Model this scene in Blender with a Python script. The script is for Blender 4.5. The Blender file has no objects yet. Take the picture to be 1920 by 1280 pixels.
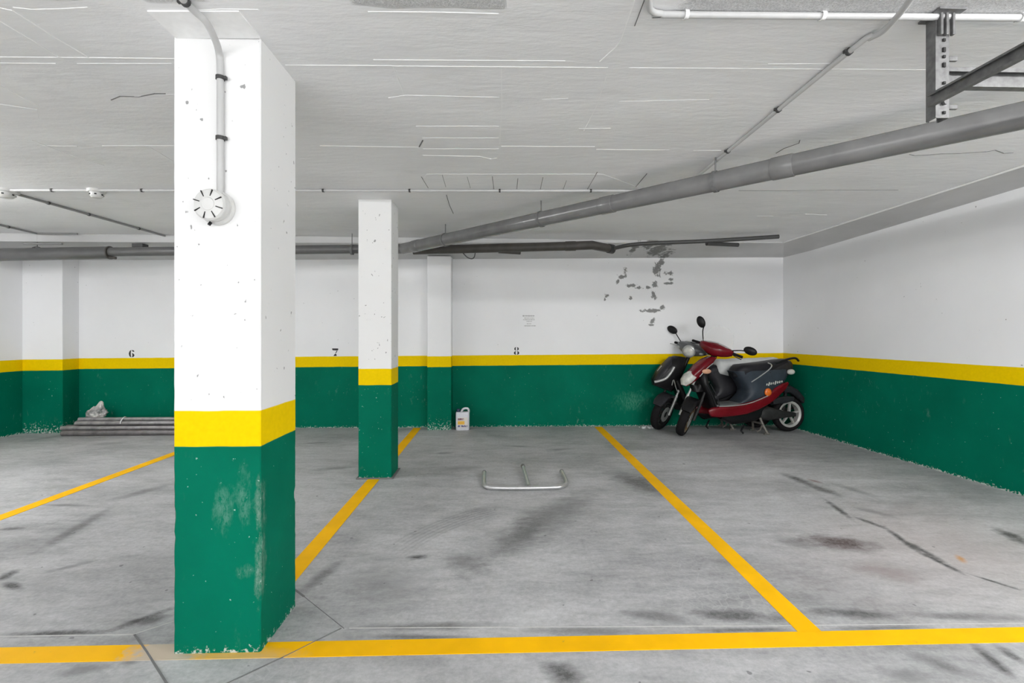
import bpy, bmesh, math, random
from mathutils import Vector, Matrix
random.seed(7)
SC = bpy.context.scene
COL = SC.collection
R = math.radians
# ------------------------------------------------------------------ camera
F_PX, CX, HY, HC = 900.0, 960.0, 626.0, 1.25      # focal length, centre and horizon in pixels; eye height in m
YAW = math.atan(28 / 900)
cs, sn = math.cos(YAW), math.sin(YAW)
RIGHT, FWD, UP = Vector((cs, -sn, 0)), Vector((sn, cs, 0)), Vector((0, 0, 1))
CAM = Vector((0, 0, HC))
cd = bpy.data.cameras.new('camera')
cam = bpy.data.objects.new('camera', cd); COL.objects.link(cam)
cam.location = CAM
cam.rotation_euler = (R(90), 0, -YAW)
cd.sensor_width = 36; cd.lens = 36 * F_PX / 1920
cd.shift_y = -(640 - HY) / 1920
cd.clip_start = .02; cd.clip_end = 100
SC.camera = cam
# ------------------------------------------------------------------ world, lights, exposure
w = bpy.data.worlds.new('world'); SC.world = w; w.use_nodes = True
bg = w.node_tree.nodes['Background']
bg.inputs[0].default_value = (1, 1, 1, 1); bg.inputs[1].default_value = 1.85
LAMPS = [(-4.7, 3.3, 90, 112, 'ceiling tube lamp over the left bays beyond the frame'), (2.95, .15, 0, 205, 'added unseen fill tube lamp over the right bay beyond the frame'),
         (-2.4, -1.2, 0, 36, 'ceiling tube lamp behind the viewpoint on the left'), (.9, -1.2, 0, 36, 'ceiling tube lamp behind the viewpoint on the right')]
SC.view_settings.view_transform = 'Standard'; SC.view_settings.look = 'None'
SC.view_settings.exposure = 0.86; SC.view_settings.gamma = 1; SC.view_settings.use_curve_mapping = False

# ------------------------------------------------------------------ pixel -> world helpers (measuring only)
def ray(px, py): return RIGHT * ((px - CX) / F_PX) + FWD + UP * ((HY - py) / F_PX)
def atd(px, py, d): return CAM + ray(px, py) * d
def atz(px, py, z): r = ray(px, py); return CAM + r * ((z - HC) / r.z)
def aty(px, py, y): r = ray(px, py); return CAM + r * (y / r.y)

# ------------------------------------------------------------------ mesh helpers
class MB:
    def __init__(s): s.bm = bmesh.new()
    def poly(s, pts, quads):
        vs = [s.bm.verts.new(p) for p in pts]
        for q in quads:
            try: s.bm.faces.new([vs[i] for i in q])
            except ValueError: pass
        return vs
    def box(s, c, size, mat=None):
        hx, hy, hz = size[0] / 2, size[1] / 2, size[2] / 2
        pts = [Vector((x, y, z)) for x in (-hx, hx) for y in (-hy, hy) for z in (-hz, hz)]
        if mat is not None: pts = [mat @ p for p in pts]
        pts = [p + Vector(c) for p in pts]
        s.poly(pts, [(0, 1, 3, 2), (4, 6, 7, 5), (0, 4, 5, 1), (2, 3, 7, 6), (0, 2, 6, 4), (1, 5, 7, 3)])
        return s
    def rings(s, rings, closed=False, cap=True):
        n = len(rings[0])
        V = [[s.bm.verts.new(p) for p in r] for r in rings]
        m = len(V)
        for i in range(m if closed else m - 1):
            a, b = V[i], V[(i + 1) % m]
            for j in range(n):
                k = (j + 1) % n
                s.bm.faces.new((a[j], a[k], b[k], b[j]))
        if cap and not closed:
            s.bm.faces.new(V[0][::-1]); s.bm.faces.new(V[-1])
        return s
    def tube(s, path, r, n=12, smooth=0, cap=True):
        path = [Vector(p) for p in path]
        if smooth and len(path) > 2: path = catmull(path, smooth)
        rr = r if isinstance(r, (list, tuple)) else [r] * len(path)
        up = None; rings = []
        for i, p in enumerate(path):
            t = (path[min(i + 1, len(path) - 1)] - path[max(i - 1, 0)]).normalized()
            if up is None:
                up = Vector((0, 0, 1)) if abs(t.z) < .9 else Vector((1, 0, 0))
            x = t.cross(up).normalized(); up = x.cross(t).normalized()
            rings.append([p + (x * math.cos(a) + up * math.sin(a)) * rr[i] for a in [2 * math.pi * k / n for k in range(n)]])
        return s.rings(rings, cap=cap)
    def lathe(s, prof, origin=(0, 0, 0), axis=(0, 1, 0), n=32, closed=False):
        a = Vector(axis).normalized()
        x = a.orthogonal().normalized(); y = a.cross(x)
        O = Vector(origin); rings = []
        for k in range(n):
            t = 2 * math.pi * k / n
            d = x * math.cos(t) + y * math.sin(t)
            rings.append([O + d * pr + a * pa for pr, pa in prof])
        V = [[s.bm.verts.new(p) for p in r] for r in rings]
        m = len(prof)
        for k in range(n):
            A, B = V[k], V[(k + 1) % n]
            for j in range(m if closed else m - 1):
                q = (j + 1) % m
                s.bm.faces.new((A[j], B[j], B[q], A[q]))
        return s
    def prism(s, pts, vec):
        vec = Vector(vec); pts = [Vector(p) for p in pts]; n = len(pts)
        vs = [s.bm.verts.new(p) for p in pts] + [s.bm.verts.new(p + vec) for p in pts]
        s.bm.faces.new(vs[:n][::-1]); s.bm.faces.new(vs[n:])
        for i in range(n):
            j = (i + 1) % n
            s.bm.faces.new((vs[i], vs[j], vs[n + j], vs[n + i]))
        return s
    def loft(s, rows, n=16, p=.65):
        """rows: (A, B, w, side): ring around segment A-B, half width w along side"""
        rings = []
        for A, B, w, side in rows:
            A, B = Vector(A), Vector(B); m = (A + B) / 2; h = (A - B) / 2; ring = []
            for k in range(n):
                t = 2 * math.pi * k / n; c, q = math.cos(t), math.sin(t)
                u = math.copysign(abs(c) ** p, c); v = math.copysign(abs(q) ** p, q)
                ring.append(m + h * u + Vector(side) * (w * v))
            rings.append(ring)
        return s.rings(rings)
    def xform(s, M):
        bmesh.ops.transform(s.bm, matrix=M, verts=s.bm.verts); return s
    def sub(s, cuts=1):
        bmesh.ops.subdivide_edges(s.bm, edges=s.bm.edges[:], cuts=cuts, use_grid_fill=True); return s
    def build(s, name, mat, parent=None, smooth=None, bevel=0):
        bmesh.ops.recalc_face_normals(s.bm, faces=s.bm.faces)
        if bevel:
            es = [e for e in s.bm.edges if len(e.link_faces) == 2 and e.calc_face_angle(0) > .6]
            bmesh.ops.bevel(s.bm, geom=es, offset=bevel, segments=2, affect='EDGES', profile=.5, clamp_overlap=True)
        if smooth is not None:
            for f in s.bm.faces: f.smooth = True
            for e in s.bm.edges:
                e.smooth = not (len(e.link_faces) == 2 and e.calc_face_angle(0) > R(smooth))
        me = bpy.data.meshes.new(name); s.bm.to_mesh(me); s.bm.free()
        if mat is not None: me.materials.append(mat)
        o = bpy.data.objects.new(name, me); COL.objects.link(o)
        if parent is not None: o.parent = parent
        return o
def catmull(P, k):
    out = []
    for i in range(len(P) - 1):
        p0, p1, p2, p3 = P[max(i - 1, 0)], P[i], P[i + 1], P[min(i + 2, len(P) - 1)]
        for j in range(k):
            t = j / k
            out.append(.5 * ((2 * p1) + (p2 - p0) * t + (2 * p0 - 5 * p1 + 4 * p2 - p3) * t * t + (3 * p1 - p0 - 3 * p2 + p3) * t ** 3))
    out.append(P[-1]); return out
def empty(name, loc=(0, 0, 0), rz=0):
    o = bpy.data.objects.new(name, None); COL.objects.link(o); o.location = loc; o.rotation_euler = (0, 0, rz)
    o.empty_display_size = .1
    return o
def tag(o, label=None, cat=None, group=None, kind=None):
    if label: o['label'] = label
    if cat: o['category'] = cat
    if group: o['group'] = group
    if kind: o['kind'] = kind
    return o

# ------------------------------------------------------------------ material helpers
class NT:
    def __init__(s, name):
        s.mat = bpy.data.materials.new(name); s.mat.use_nodes = True
        s.t = s.mat.node_tree; s.b = s.t.nodes['Principled BSDF']
        s._pos = None
    def n(s, ty, **kw):
        x = s.t.nodes.new(ty)
        for k, v in kw.items(): setattr(x, k, v)
        return x
    def put(s, sock, v):
        if isinstance(v, bpy.types.NodeSocket): s.t.links.new(v, sock)
        elif v is not None:
            if isinstance(v, (tuple, list)) and len(v) == 3 and len(sock.default_value) == 4: v = (*v, 1)
            sock.default_value = v
    def pos(s):
        if s._pos is None: s._pos = s.n('ShaderNodeNewGeometry').outputs['Position']
        return s._pos
    def obj(s): return s.n('ShaderNodeTexCoord').outputs['Object']
    def sep(s, v):
        x = s.n('ShaderNodeSeparateXYZ'); s.put(x.inputs[0], v); return x.outputs
    def m(s, op, a, b=None, c=None, clamp=False):
        x = s.n('ShaderNodeMath', operation=op, use_clamp=clamp); s.put(x.inputs[0], a)
        if b is not None: s.put(x.inputs[1], b)
        if c is not None: s.put(x.inputs[2], c)
        return x.outputs[0]
    def map(s, v, loc=(0, 0, 0), rot=(0, 0, 0), scale=(1, 1, 1), ty='POINT'):
        x = s.n('ShaderNodeMapping', vector_type=ty); s.put(x.inputs['Vector'], v)
        x.inputs['Location'].default_value = loc; x.inputs['Rotation'].default_value = rot; x.inputs['Scale'].default_value = scale
        return x.outputs[0]
    def noise(s, v, scale, detail=4, rough=.55, dist=0):
        x = s.n('ShaderNodeTexNoise'); s.put(x.inputs['Vector'], v)
        x.inputs['Scale'].default_value = scale; x.inputs['Detail'].default_value = detail
        x.inputs['Roughness'].default_value = rough; x.inputs['Distortion'].default_value = dist
        return x.outputs[0]
    def voro(s, v, scale, feature='F1'):
        x = s.n('ShaderNodeTexVoronoi', feature=feature); s.put(x.inputs['Vector'], v); x.inputs['Scale'].default_value = scale
        return x.outputs['Distance']
    def rng(s, v, a, b, c=0, d=1, smooth=False):
        x = s.n('ShaderNodeMapRange', clamp=True)
        if smooth: x.interpolation_type = 'SMOOTHSTEP'
        s.put(x.inputs[0], v)
        for i, k in enumerate((a, b, c, d)): s.put(x.inputs[i + 1], k)
        return x.outputs[0]
    def mix(s, f, a, b):
        x = s.n('ShaderNodeMix', data_type='RGBA'); s.put(x.inputs[0], f); s.put(x.inputs[6], a); s.put(x.inputs[7], b)
        return x.outputs[2]
    def mul(s, a, f):
        x = s.n('ShaderNodeMix', data_type='RGBA', blend_type='MULTIPLY'); x.inputs[0].default_value = 1
        s.put(x.inputs[6], a); s.put(x.inputs[7], f); return x.outputs[2]
    def out(s, col, rough=.5, metal=0, bump=None, bstr=.2, bdist=.01, spec=None):
        s.put(s.b.inputs['Base Color'], col); s.put(s.b.inputs['Roughness'], rough); s.put(s.b.inputs['Metallic'], metal)
        if spec is not None: s.b.inputs['Specular IOR Level'].default_value = spec
        if bump is not None:
            x = s.n('ShaderNodeBump'); x.inputs['Strength'].default_value = bstr; x.inputs['Distance'].default_value = bdist
            s.put(x.inputs['Height'], bump); s.put(s.b.inputs['Normal'], x.outputs[0])
        return s.mat
    def ellipse(s, cx, cy, cz, rx, ry, rz, rot=(0, 0, 0), vec=None):
        v = s.map(vec if vec is not None else s.pos(), (cx, cy, cz), rot, (rx, ry, rz), 'TEXTURE')
        x = s.n('ShaderNodeVectorMath', operation='LENGTH'); s.put(x.inputs[0], v); return x.outputs['Value']
def simple(name, col, rough=.5, metal=0, var=.12, scale=30, bump=0, spec=None):
    t = NT(name); o = t.obj(); nz = t.noise(o, scale, 3)
    k = t.rng(nz, .3, .7, 1 - var, 1 + var * .4)
    x = t.n('ShaderNodeCombineXYZ')
    for i in range(3): t.put(x.inputs[i], k)
    c = t.mul(col, x.outputs[0])
    return t.out(c, rough, metal, nz if bump else None, bump, .004, spec)
def scl(t, v):
    x = t.n('ShaderNodeCombineXYZ')
    for i in range(3): t.put(x.inputs[i], v)
    return x.outputs[0]

WHITE, GREEN, YELLOW = (.852, .856, .868), (.0, .138, .080), (.84, .58, .0)
ZTOP, ZBOT, SLOPE = .95, .81, .0062
def paint_mat(name, base_flakes=1.0, peel=None, scuff=(), white=WHITE, chip=.745, slope=SLOPE, pit=.77, flake_h=.07):
    """white wall over a yellow stripe over a green dado, painted on real concrete; world height"""
    t = NT(name); p = t.pos(); x, y, z = t.sep(p)[:3]
    wob = t.m('MULTIPLY', t.m('SUBTRACT', t.noise(p, 9, 2), .5), .006)
    zz = t.m('ADD', t.m('SUBTRACT', z, t.m('MULTIPLY', t.m('ADD', x, 2.5), slope)), wob)
    big = t.noise(p, 1.3, 5, .6); fine = t.noise(p, 45, 4, .6)
    wcol = t.mul(white, scl(t, t.rng(big, .3, .7, .955, 1.0)))
    spots = t.rng(t.noise(t.map(p, scale=(1, 1, .8)), 38, 2, .4), pit, pit + .03)
    wcol = t.mix(t.m('MULTIPLY', spots, .7), wcol, (.12, .12, .12))
    gcol = t.mul(GREEN, scl(t, t.rng(big, .3, .7, .82, 1.1)))
    # scuffs in the dado: pale rubbed paint
    sc = t.m('MULTIPLY', t.rng(t.noise(t.map(p, scale=(1, 1, .45)), 20, 6, .7), .60, .74), t.rng(t.noise(p, 2.2, 2), .46, .62))
    gcol = t.mix(t.m('MULTIPLY', sc, .28), gcol, (.30, .42, .36))
    chips = t.rng(t.noise(p, 55, 2, .5), chip, chip + .03)
    gcol = t.mix(t.m('MULTIPLY', chips, .75), gcol, (.42, .55, .50))
    for (ex, ey, ez, rx, ry, rz, st, cc) in scuff:
        stk = t.rng(t.noise(t.map(p, scale=(1, 1, .35)), 75, 6, .8), .40, .58)
        e = t.m('ADD', t.ellipse(ex, ey, ez, rx, ry, rz), t.m('MULTIPLY', t.m('SUBTRACT', t.noise(t.map(p, scale=(1, 1, .5)), 26, 6, .7), .5), 2.6))
        gcol = t.mix(t.m('MULTIPLY', t.m('MULTIPLY', t.rng(e, 1.0, .2), stk), st), gcol, cc)
    # flaked foot of the wall
    nf = t.m('ADD', t.noise(p, 55, 6, .7), t.m('MULTIPLY', t.rng(z, .0, flake_h, .12, -.20), base_flakes))
    gcol = t.mix(t.rng(nf, .60, .66), gcol, (.48, .52, .48))
    ycol = t.mul(YELLOW, scl(t, t.rng(fine, .3, .8, .92, 1.02)))
    c = t.mix(t.rng(zz, ZBOT - .0015, ZBOT + .0015), gcol, ycol)
    c = t.mix(t.rng(zz, ZTOP - .0015, ZTOP + .0015), c, wcol)
    if peel:
        acc = None
        nz = t.noise(p, 17, 6, .68)
        for (ex, ez, rx, rz) in peel:
            e = t.m('ADD', t.ellipse(ex, 0, ez, rx, 1e3, rz), t.m('MULTIPLY', t.m('SUBTRACT', nz, .5), 3.6))
            k = t.rng(e, .85, .55)
            acc = k if acc is None else t.m('MAXIMUM', acc, k)
        c = t.mix(t.m('MULTIPLY', acc, .82), c, (.13, .13, .125))
    return t.out(c, .62, 0, t.m('ADD', t.m('MULTIPLY', big, .6), t.m('MULTIPLY', fine, .25)), .25, .006, .05)

def px_wall(px, py, Y=6.47):
    q = aty(px, py, Y); return q.x, q.z
def peel_at(px, py, wx, wz):
    q = px_wall(px, py); return (q[0], q[1], wx, wz)
PEEL = [peel_at(*q) for q in ((1240, 492, .06, .06), (1238, 478, .10, .05), (1232, 505, .06, .11), (1253, 512, .08, .035), (1228, 508, .05, .05),
        (1172, 508, .035, .07), (1164, 519, .07, .035), (1158, 527, .03, .04), (1185, 535, .09, .028), (1198, 539, .06, .025), (1228, 534, .05, .05), (1216, 539, .05, .03),
        (1226, 552, .045, .075), (1222, 582, .17, .03), (1242, 577, .04, .05), (1224, 602, .045, .05), (1223, 609, .06, .02), (1138, 555, .035, .04), (1252, 531, .09, .022),
        (1183, 558, .03, .03), (1258, 523, .04, .025), (1134, 561, .02, .03))]
M_back = paint_mat('back_wall_paint', 1.0, PEEL, [(aty(1185, 760, 6.47).x, 6.47, .33, .28, .6, .16, .5, (.10, .33, .22))])
M_wall = paint_mat('side_wall_paint', 1.4)
M_pillar = paint_mat('pillar_paint', .9, None,
    [(-1.07, 1.92, .57, .05, .3, .12, .38, (.20, .36, .30)), (-.99, 1.92, .62, .035, .3, .13, .35, (.20, .36, .30)),
     (-.935, 1.92, .57, .018, .05, .12, .6, (.26, .34, .29)), (-.935, 1.92, .33, .02, .05, .14, .6, (.26, .34, .29)),
     (-.98, 1.92, .32, .05, .3, .03, .22, (.30, .42, .37))], (.80, .80, .80), .73, 0, .715)
M_pilaster = paint_mat('pilaster_paint', .95, flake_h=.34)

# ceiling
t = NT('ceiling_paint'); p = t.pos(); X, Y, Z = t.sep(p)[:3]
big = t.noise(t.map(p, scale=(.6, 1.6, 1)), 1.1, 5, .6); fine = t.noise(t.map(p, scale=(.5, 1.8, 1)), 14, 5, .65)
col = t.mul((.895, .895, .905), scl(t, t.rng(big, .25, .75, .88, 1.02)))
edge = t.m('ADD', Y, t.m('MULTIPLY', t.m('SUBTRACT', t.noise(p, 3, 2), .5), .06))
px0, px1, px2, px3 = atz(165, 12, 2.41).x, atz(280, 12, 2.41).x, atz(660, 12, 2.41).x, atz(945, 12, 2.41).x
inx = t.m('ADD', t.m('ADD', t.rng(X, px0 + .01, px0), t.m('MULTIPLY', t.rng(X, px2, px2 + .02), t.rng(X, px3 + .01, px3))),
          t.rng(X, .62, .68), clamp=True)
inx = t.m('ADD', inx, t.m('MULTIPLY', t.rng(X, px1, px1 + .02), t.rng(X, -1.0, -1.02)), clamp=True)
roughmask = t.m('MULTIPLY', t.rng(edge, 1.715, 1.70), inx)
gr = t.noise(p, 160, 3, .7)
col = t.mix(t.m('MULTIPLY', roughmask, t.rng(gr, .42, .62, .45, 0)), col, (.32, .32, .32))
patch = t.m('MULTIPLY', t.rng(t.noise(t.map(p, scale=(.5, 1, 1)), 2.0, 3), .58, .66), t.rng(fine, .45, .6))
col = t.mix(t.m('MULTIPLY', patch, .12), col, (.45, .45, .45))
h = t.m('ADD', t.m('ADD', t.m('MULTIPLY', big, .8), t.m('MULTIPLY', fine, .35)), t.m('MULTIPLY', t.m('MULTIPLY', roughmask, gr), 1.2))
M_ceil = t.out(col, .6, 0, h, .8, .014)
M_ridge = simple('ridge_paint', (.92, .92, .92), .5, 0, .05)
M_crack = simple('crack_dark', (.16, .16, .16), .9, 0, .1)  # flat dark grey for the ceiling crack ribbons
M_plate = simple('ceiling_plate', (.72, .72, .72), .6, 0, .08, 8)
t = NT('beam_paint'); p = t.pos(); nz = t.noise(p, 17, 6, .68)
col = t.mul((.58, .58, .58), scl(t, t.rng(t.noise(p, 2.2, 4), .3, .7, .9, 1.03))); acc = None
for (ax, ay, rx) in ((1232, 472, .14), (1246, 478, .09), (1222, 466, .10), (1190, 470, .05)):
    q = atz(ax, ay, 2.31)
    e = t.m('ADD', t.ellipse(q.x, q.y, 2.31, rx, .30, 9), t.m('MULTIPLY', t.m('SUBTRACT', nz, .5), 3.4)); k = t.rng(e, .9, .55)
    acc = k if acc is None else t.m('MAXIMUM', acc, k)
M_beam = t.out(t.mix(t.m('MULTIPLY', acc, .85), col, (.11, .11, .105)), .65, 0, nz, .1, .004)

# floor
t = NT('floor_concrete'); p = t.pos()
n1 = t.noise(p, .7, 6, .62, .4); n2 = t.noise(t.map(p, rot=(0, 0, .5), scale=(.45, 1.7, 1)), 2.6, 6, .65); n3 = t.noise(p, 60, 4, .6)
k = t.m('ADD', t.m('ADD', t.m('MULTIPLY', n1, .6), t.m('MULTIPLY', n2, .45)), t.m('MULTIPLY', n3, .12))
n4 = t.noise(t.map(p, rot=(0, 0, .3), scale=(.6, 1.5, 1)), 9, 8, .75, .3); n5 = t.noise(p, 38, 7, .78)
k = t.m('ADD', t.m('MULTIPLY', k, .72), t.m('MULTIPLY', n4, .34))
col = t.mix(t.rng(k, .40, .74), (.20, .202, .205), (.63, .634, .642))
col = t.mul(col, scl(t, t.rng(n5, .30, .66, .76, 1.06)))
fl_ = t.m('MULTIPLY', t.rng(n4, .60, .68), t.rng(n5, .42, .55)); col = t.mix(t.m('MULTIPLY', fl_, .35), col, (.16, .16, .16))
pink = t.rng(t.m('ADD', t.ellipse(2.6, 2.7, 0, 1.1, .9, 5), t.m('MULTIPLY', t.m('SUBTRACT', n1, .5), 1.6)), 1.0, .2)
col = t.mix(t.m('MULTIPLY', pink, .30), col, (.46, .37, .35))
crv = t.rng(t.voro(t.map(p, rot=(0, 0, .4), scale=(1, 1, 1)), 17, 'DISTANCE_TO_EDGE'), .012, .045, 1, 0)
crm = t.m('MULTIPLY', crv, t.rng(t.noise(p, 1.4, 3), .50, .62))
col = t.mix(t.m('MULTIPLY', crm, .35), col, (.52, .52, .52))
nb = t.noise(t.map(p, scale=(.8, 1.3, 1)), 11, 8, .75)
def stain(c, x1, y1, x2, y2, wd, st, colr=(.075, .075, .075), rag=2.0):
    a, b = atz(x1, y1, 0), atz(x2, y2, 0); m = (a + b) / 2; d = b - a
    e = t.m('ADD', t.ellipse(m.x, m.y, 0, max(d.length / 2, wd) + wd * .4, wd, 9, (0, 0, math.atan2(d.y, d.x))),
            t.m('MULTIPLY', t.m('SUBTRACT', nb, .5), rag))
    return t.mix(t.m('MULTIPLY', t.m('MULTIPLY', t.rng(e, 1.1, .25), min(1.0, st * 1.3)), t.rng(n5, .32, .54, .45, 1.0)), c, colr)
for a in [(1120, 915, 880, 1060, .20, .42), (1020, 960, 940, 1040, .12, .35), (764, 1045, 800, 1043, .035, .9), (690, 1060, 780, 1125, .22, .3),
          (850, 1040, 900, 1075, .12, .35), (1150, 885, 1250, 930, .16, .6), (1185, 895, 1240, 905, .10, .45),
          (1470, 888, 1535, 915, .07, .7), (1525, 910, 1575, 930, .07, .6), (1545, 935, 1600, 975, .03, .8), (1600, 968, 1660, 990, .03, .9),
          (1655, 985, 1730, 1040, .028, .95), (1715, 1030, 1815, 1080, .022, .9), (1690, 1010, 1790, 1065, .03, .7), (1805, 1072, 1920, 1108, .016, .9),
          (1560, 905, 1640, 930, .06, .35), (1600, 950, 1680, 970, .05, .35),
          (660, 1177, 960, 1170, .035, .5), (960, 1180, 1260, 1185, .035, .45), (650, 1192, 900, 1195, .02, .55), (1170, 1150, 1290, 1160, .05, .5),
          (1290, 1150, 1480, 1158, .055, .7), (1300, 1182, 1490, 1180, .02, .6), (1505, 1145, 1700, 1155, .045, .7), (1560, 1178, 1760, 1176, .02, .5), (1690, 1150, 1920, 1160, .035, .5),
          (0, 1190, 220, 1184, .028, .95), (200, 1184, 330, 1138, .03, 1.0), (240, 1175, 330, 1150, .035, .6), (0, 1088, 30, 1068, .035, 1.0), (5, 1092, 40, 1106, .03, .8),
          (210, 950, 60, 1040, .05, .45), (70, 946, 180, 948, .03, .5), (0, 992, 45, 990, .03, .6), (80, 1075, 180, 1050, .03, .4), (200, 940, 330, 905, .07, .4),
          (60, 1030, 200, 960, .12, .25), (30, 830, 120, 815, .10, .3), (160, 835, 240, 828, .10, .35), (560, 832, 625, 828, .02, .8), (590, 880, 670, 875, .06, .4),
          (1825, 1208, 1900, 1270, .03, .8), (1870, 1210, 1920, 1245, .03, .7), (1700, 1225, 1850, 1272, .05, .5), (1025, 1245, 1085, 1278, .06, .7),
          (1870, 990, 1925, 1020, .06, .8), (1750, 880, 1850, 930, .25, .3), (830, 880, 900, 875, .12, .25), (940, 835, 1000, 838, .05, .4), (1020, 845, 1080, 840, .06, .35),
          (820, 850, 850, 848, .06, .45), (1340, 1040, 1400, 1060, .1, .2), (1460, 1010, 1520, 1020, .10, .45), (560, 1115, 640, 1050, .05, .5), (300, 860, 330, 850, .1, .3),
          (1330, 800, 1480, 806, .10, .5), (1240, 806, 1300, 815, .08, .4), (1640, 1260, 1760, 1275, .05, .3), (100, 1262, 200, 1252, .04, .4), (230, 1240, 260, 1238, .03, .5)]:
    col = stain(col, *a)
col = stain(col, 1510, 1012, 1640, 1022, .13, .75, (.085, .060, .058)); col = stain(col, 1600, 1065, 1720, 1080, .12, .35, (.2, .14, .13))
col = stain(col, 1515, 898, 1540, 905, .03, .6, (.18, .07, .06), 1.2); col = stain(col, 1795, 1040, 1808, 1055, .025, .8, (.50, .28, .12), 1.2)
# curved tyre print
c0 = atz(1220, 1130, 0)
rr = t.ellipse(c0.x, c0.y, 0, 1, 1, 99)
a0 = (atz(830, 985, 0) - c0).length
tr = t.m('MULTIPLY', t.rng(t.m('ABSOLUTE', t.m('SUBTRACT', rr, a0)), .11, .08),
         t.rng(t.m('SINE', t.m('MULTIPLY', rr, 190)), -.2, .7, .35, 1))
mk = atz(850, 985, 0)
tr = t.m('MULTIPLY', tr, t.rng(t.ellipse(mk.x, mk.y, 0, .45, .62, 9), 1, .55))
col = t.mix(t.m('MULTIPLY', tr, .30), col, (.12, .12, .12))
specks = t.rng(t.noise(p, 22, 2, .3), .76, .79)
col = t.mix(t.m('MULTIPLY', specks, .6), col, (.08, .08, .08))
M_floor = t.out(col, t.rng(n2, .3, .7, .42, .62), 0, t.m('ADD', t.m('MULTIPLY', n2, .3), t.m('MULTIPLY', n3, .25)), .2, .006, .22)
t = NT('line_paint'); p = t.pos(); nn = t.noise(p, 25, 5, .65)
col = t.mul((.95, .50, .0), scl(t, t.rng(t.noise(p, 4, 3), .3, .7, .9, 1.05)))
col = t.mix(t.m('MULTIPLY', t.rng(nn, .66, .74), .5), col, (.30, .22, .08))
b0 = t.m('ADD', t.ellipse(-1.30, 1.93, 0, .17, .3, 9), t.m('MULTIPLY', t.m('SUBTRACT', nn, .5), 1.2))
col = t.mix(t.m('MULTIPLY', t.rng(b0, 1.0, .55), .85), col, (.46, .44, .41))
b1 = t.m('ADD', t.ellipse(-1.0, 1.88, 0, .30, .07, 9), t.m('MULTIPLY', t.m('SUBTRACT', nn, .5), 1.2))
col = t.mix(t.m('MULTIPLY', t.rng(b1, 1.0, .3), .45), col, (.55, .47, .33))
M_line = t.out(col, .6, 0, nn, .1, .002, .15)
M_joint_d = simple('joint_dark', (.16, .16, .16), .9); M_joint_l = simple('joint_pale', (.50, .50, .49), .8)

M_pvc = simple('grey_pvc', (.175, .175, .175), .24, 0, .2, 6)
M_pvcd = simple('dark_grey_pvc', (.115, .115, .115), .32, 0, .15, 6)
M_rust = simple('brown_grey_pvc', (.075, .068, .062), .5, 0, .2, 10)
M_dark = simple('dark_pipe', (.055, .055, .055), .5, 0, .2, 10)
M_cond = simple('white_conduit', (.50, .50, .50), .4, 0, .06, 10)
M_condg = simple('grey_conduit', (.26, .26, .26), .5, 0, .1, 10)
M_clip = simple('dark_clip', (.05, .05, .05), .6)
M_clipw = simple('white_clip', (.8, .8, .8), .5)
M_galv = simple('galvanised_steel', (.15, .15, .15), .55, .25, .35, 40)
M_galvd = simple('weathered_steel', (.17, .17, .172), .55, .3, .3, 40)
M_hole = simple('slot_dark', (.02, .02, .02), .9)
M_pole = simple('dull_aluminium', (.40, .38, .39), .4, .65, .35, 12)
M_poled = simple('dull_dark_aluminium', (.22, .205, .21), .5, .6, .35, 12)
M_chrome = simple('polished_steel', (.60, .60, .61), .32, .8, .08, 20)
M_det = simple('detector_plastic', (.62, .62, .61), .42, 0, .05)
M_black = simple('black_plastic', (.008, .008, .009), .38, 0, .2, 30, 0, .22)
M_blackr = simple('black_rubber', (.013, .012, .013), .8, 0, .2, 60, 0, .1)
M_text = simple('stencil_black', (.02, .02, .02), .7)
M_grey_text = simple('notice_print', (.36, .36, .36), .7)
M_paper = simple('notice_paper', (.78, .78, .78), .6, 0, .04)
M_red = simple('red_plastic', (.15, .003, .009), .25, 0, .25, 6, 0, .35)
M_blue = simple('blue_grey_plastic', (.036, .047, .062), .45, 0, .25, 8, 0, .25)
M_seat = simple('seat_vinyl', (.013, .013, .017), .5, 0, .2, 12, 0, .22)
M_sil = simple('silver_plastic', (.42, .43, .42), .35, .4, .12)
M_rim = simple('rim_silver', (.50, .49, .47), .40, .2, .1)
M_bronze = simple('rim_bronze', (.36, .25, .14), .35, .6, .25, 14)
M_lens = simple('lens_clear', (.62, .62, .58), .15, 0, .3, 18)
M_orange = simple('lens_orange', (.75, .16, .02), .25)
M_orangep = simple('lens_pale_orange', (.62, .34, .22), .25)
M_floorb = simple('footboard_grey', (.17, .18, .18), .5)
M_charcoal = simple('charcoal_plastic', (.024, .024, .028), .4, 0, .2, 30, 0, .22)
M_cloth = simple('white_sheet', (.62, .64, .63), .75, 0, .1, 9)
M_eng = simple('engine_alloy', (.035, .035, .035), .5, .3, .3, 20, 0, .2)
M_stand = simple('stand_steel', (.20, .185, .165), .55, .4, .3, 25)
M_jug = simple('jug_plastic', (.66, .67, .72), .4, 0, .06)
M_gunmetal = simple('gunmetal_plastic', (.10, .104, .108), .35, .2, .2)
M_cap = simple('blue_cap', (.012, .02, .07), .4)
t = NT('clear_screen'); t.out((.75, .75, .75), .08); t.b.inputs['Alpha'].default_value = .22; M_screen = t.mat
t = NT('clear_bag'); c = t.mix(t.rng(t.noise(t.obj(), 14, 4), .4, .6), (.30, .30, .30), (.72, .68, .66))
t.out(c, .25); t.b.inputs['Alpha'].default_value = .72; M_bag = t.mat

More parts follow.
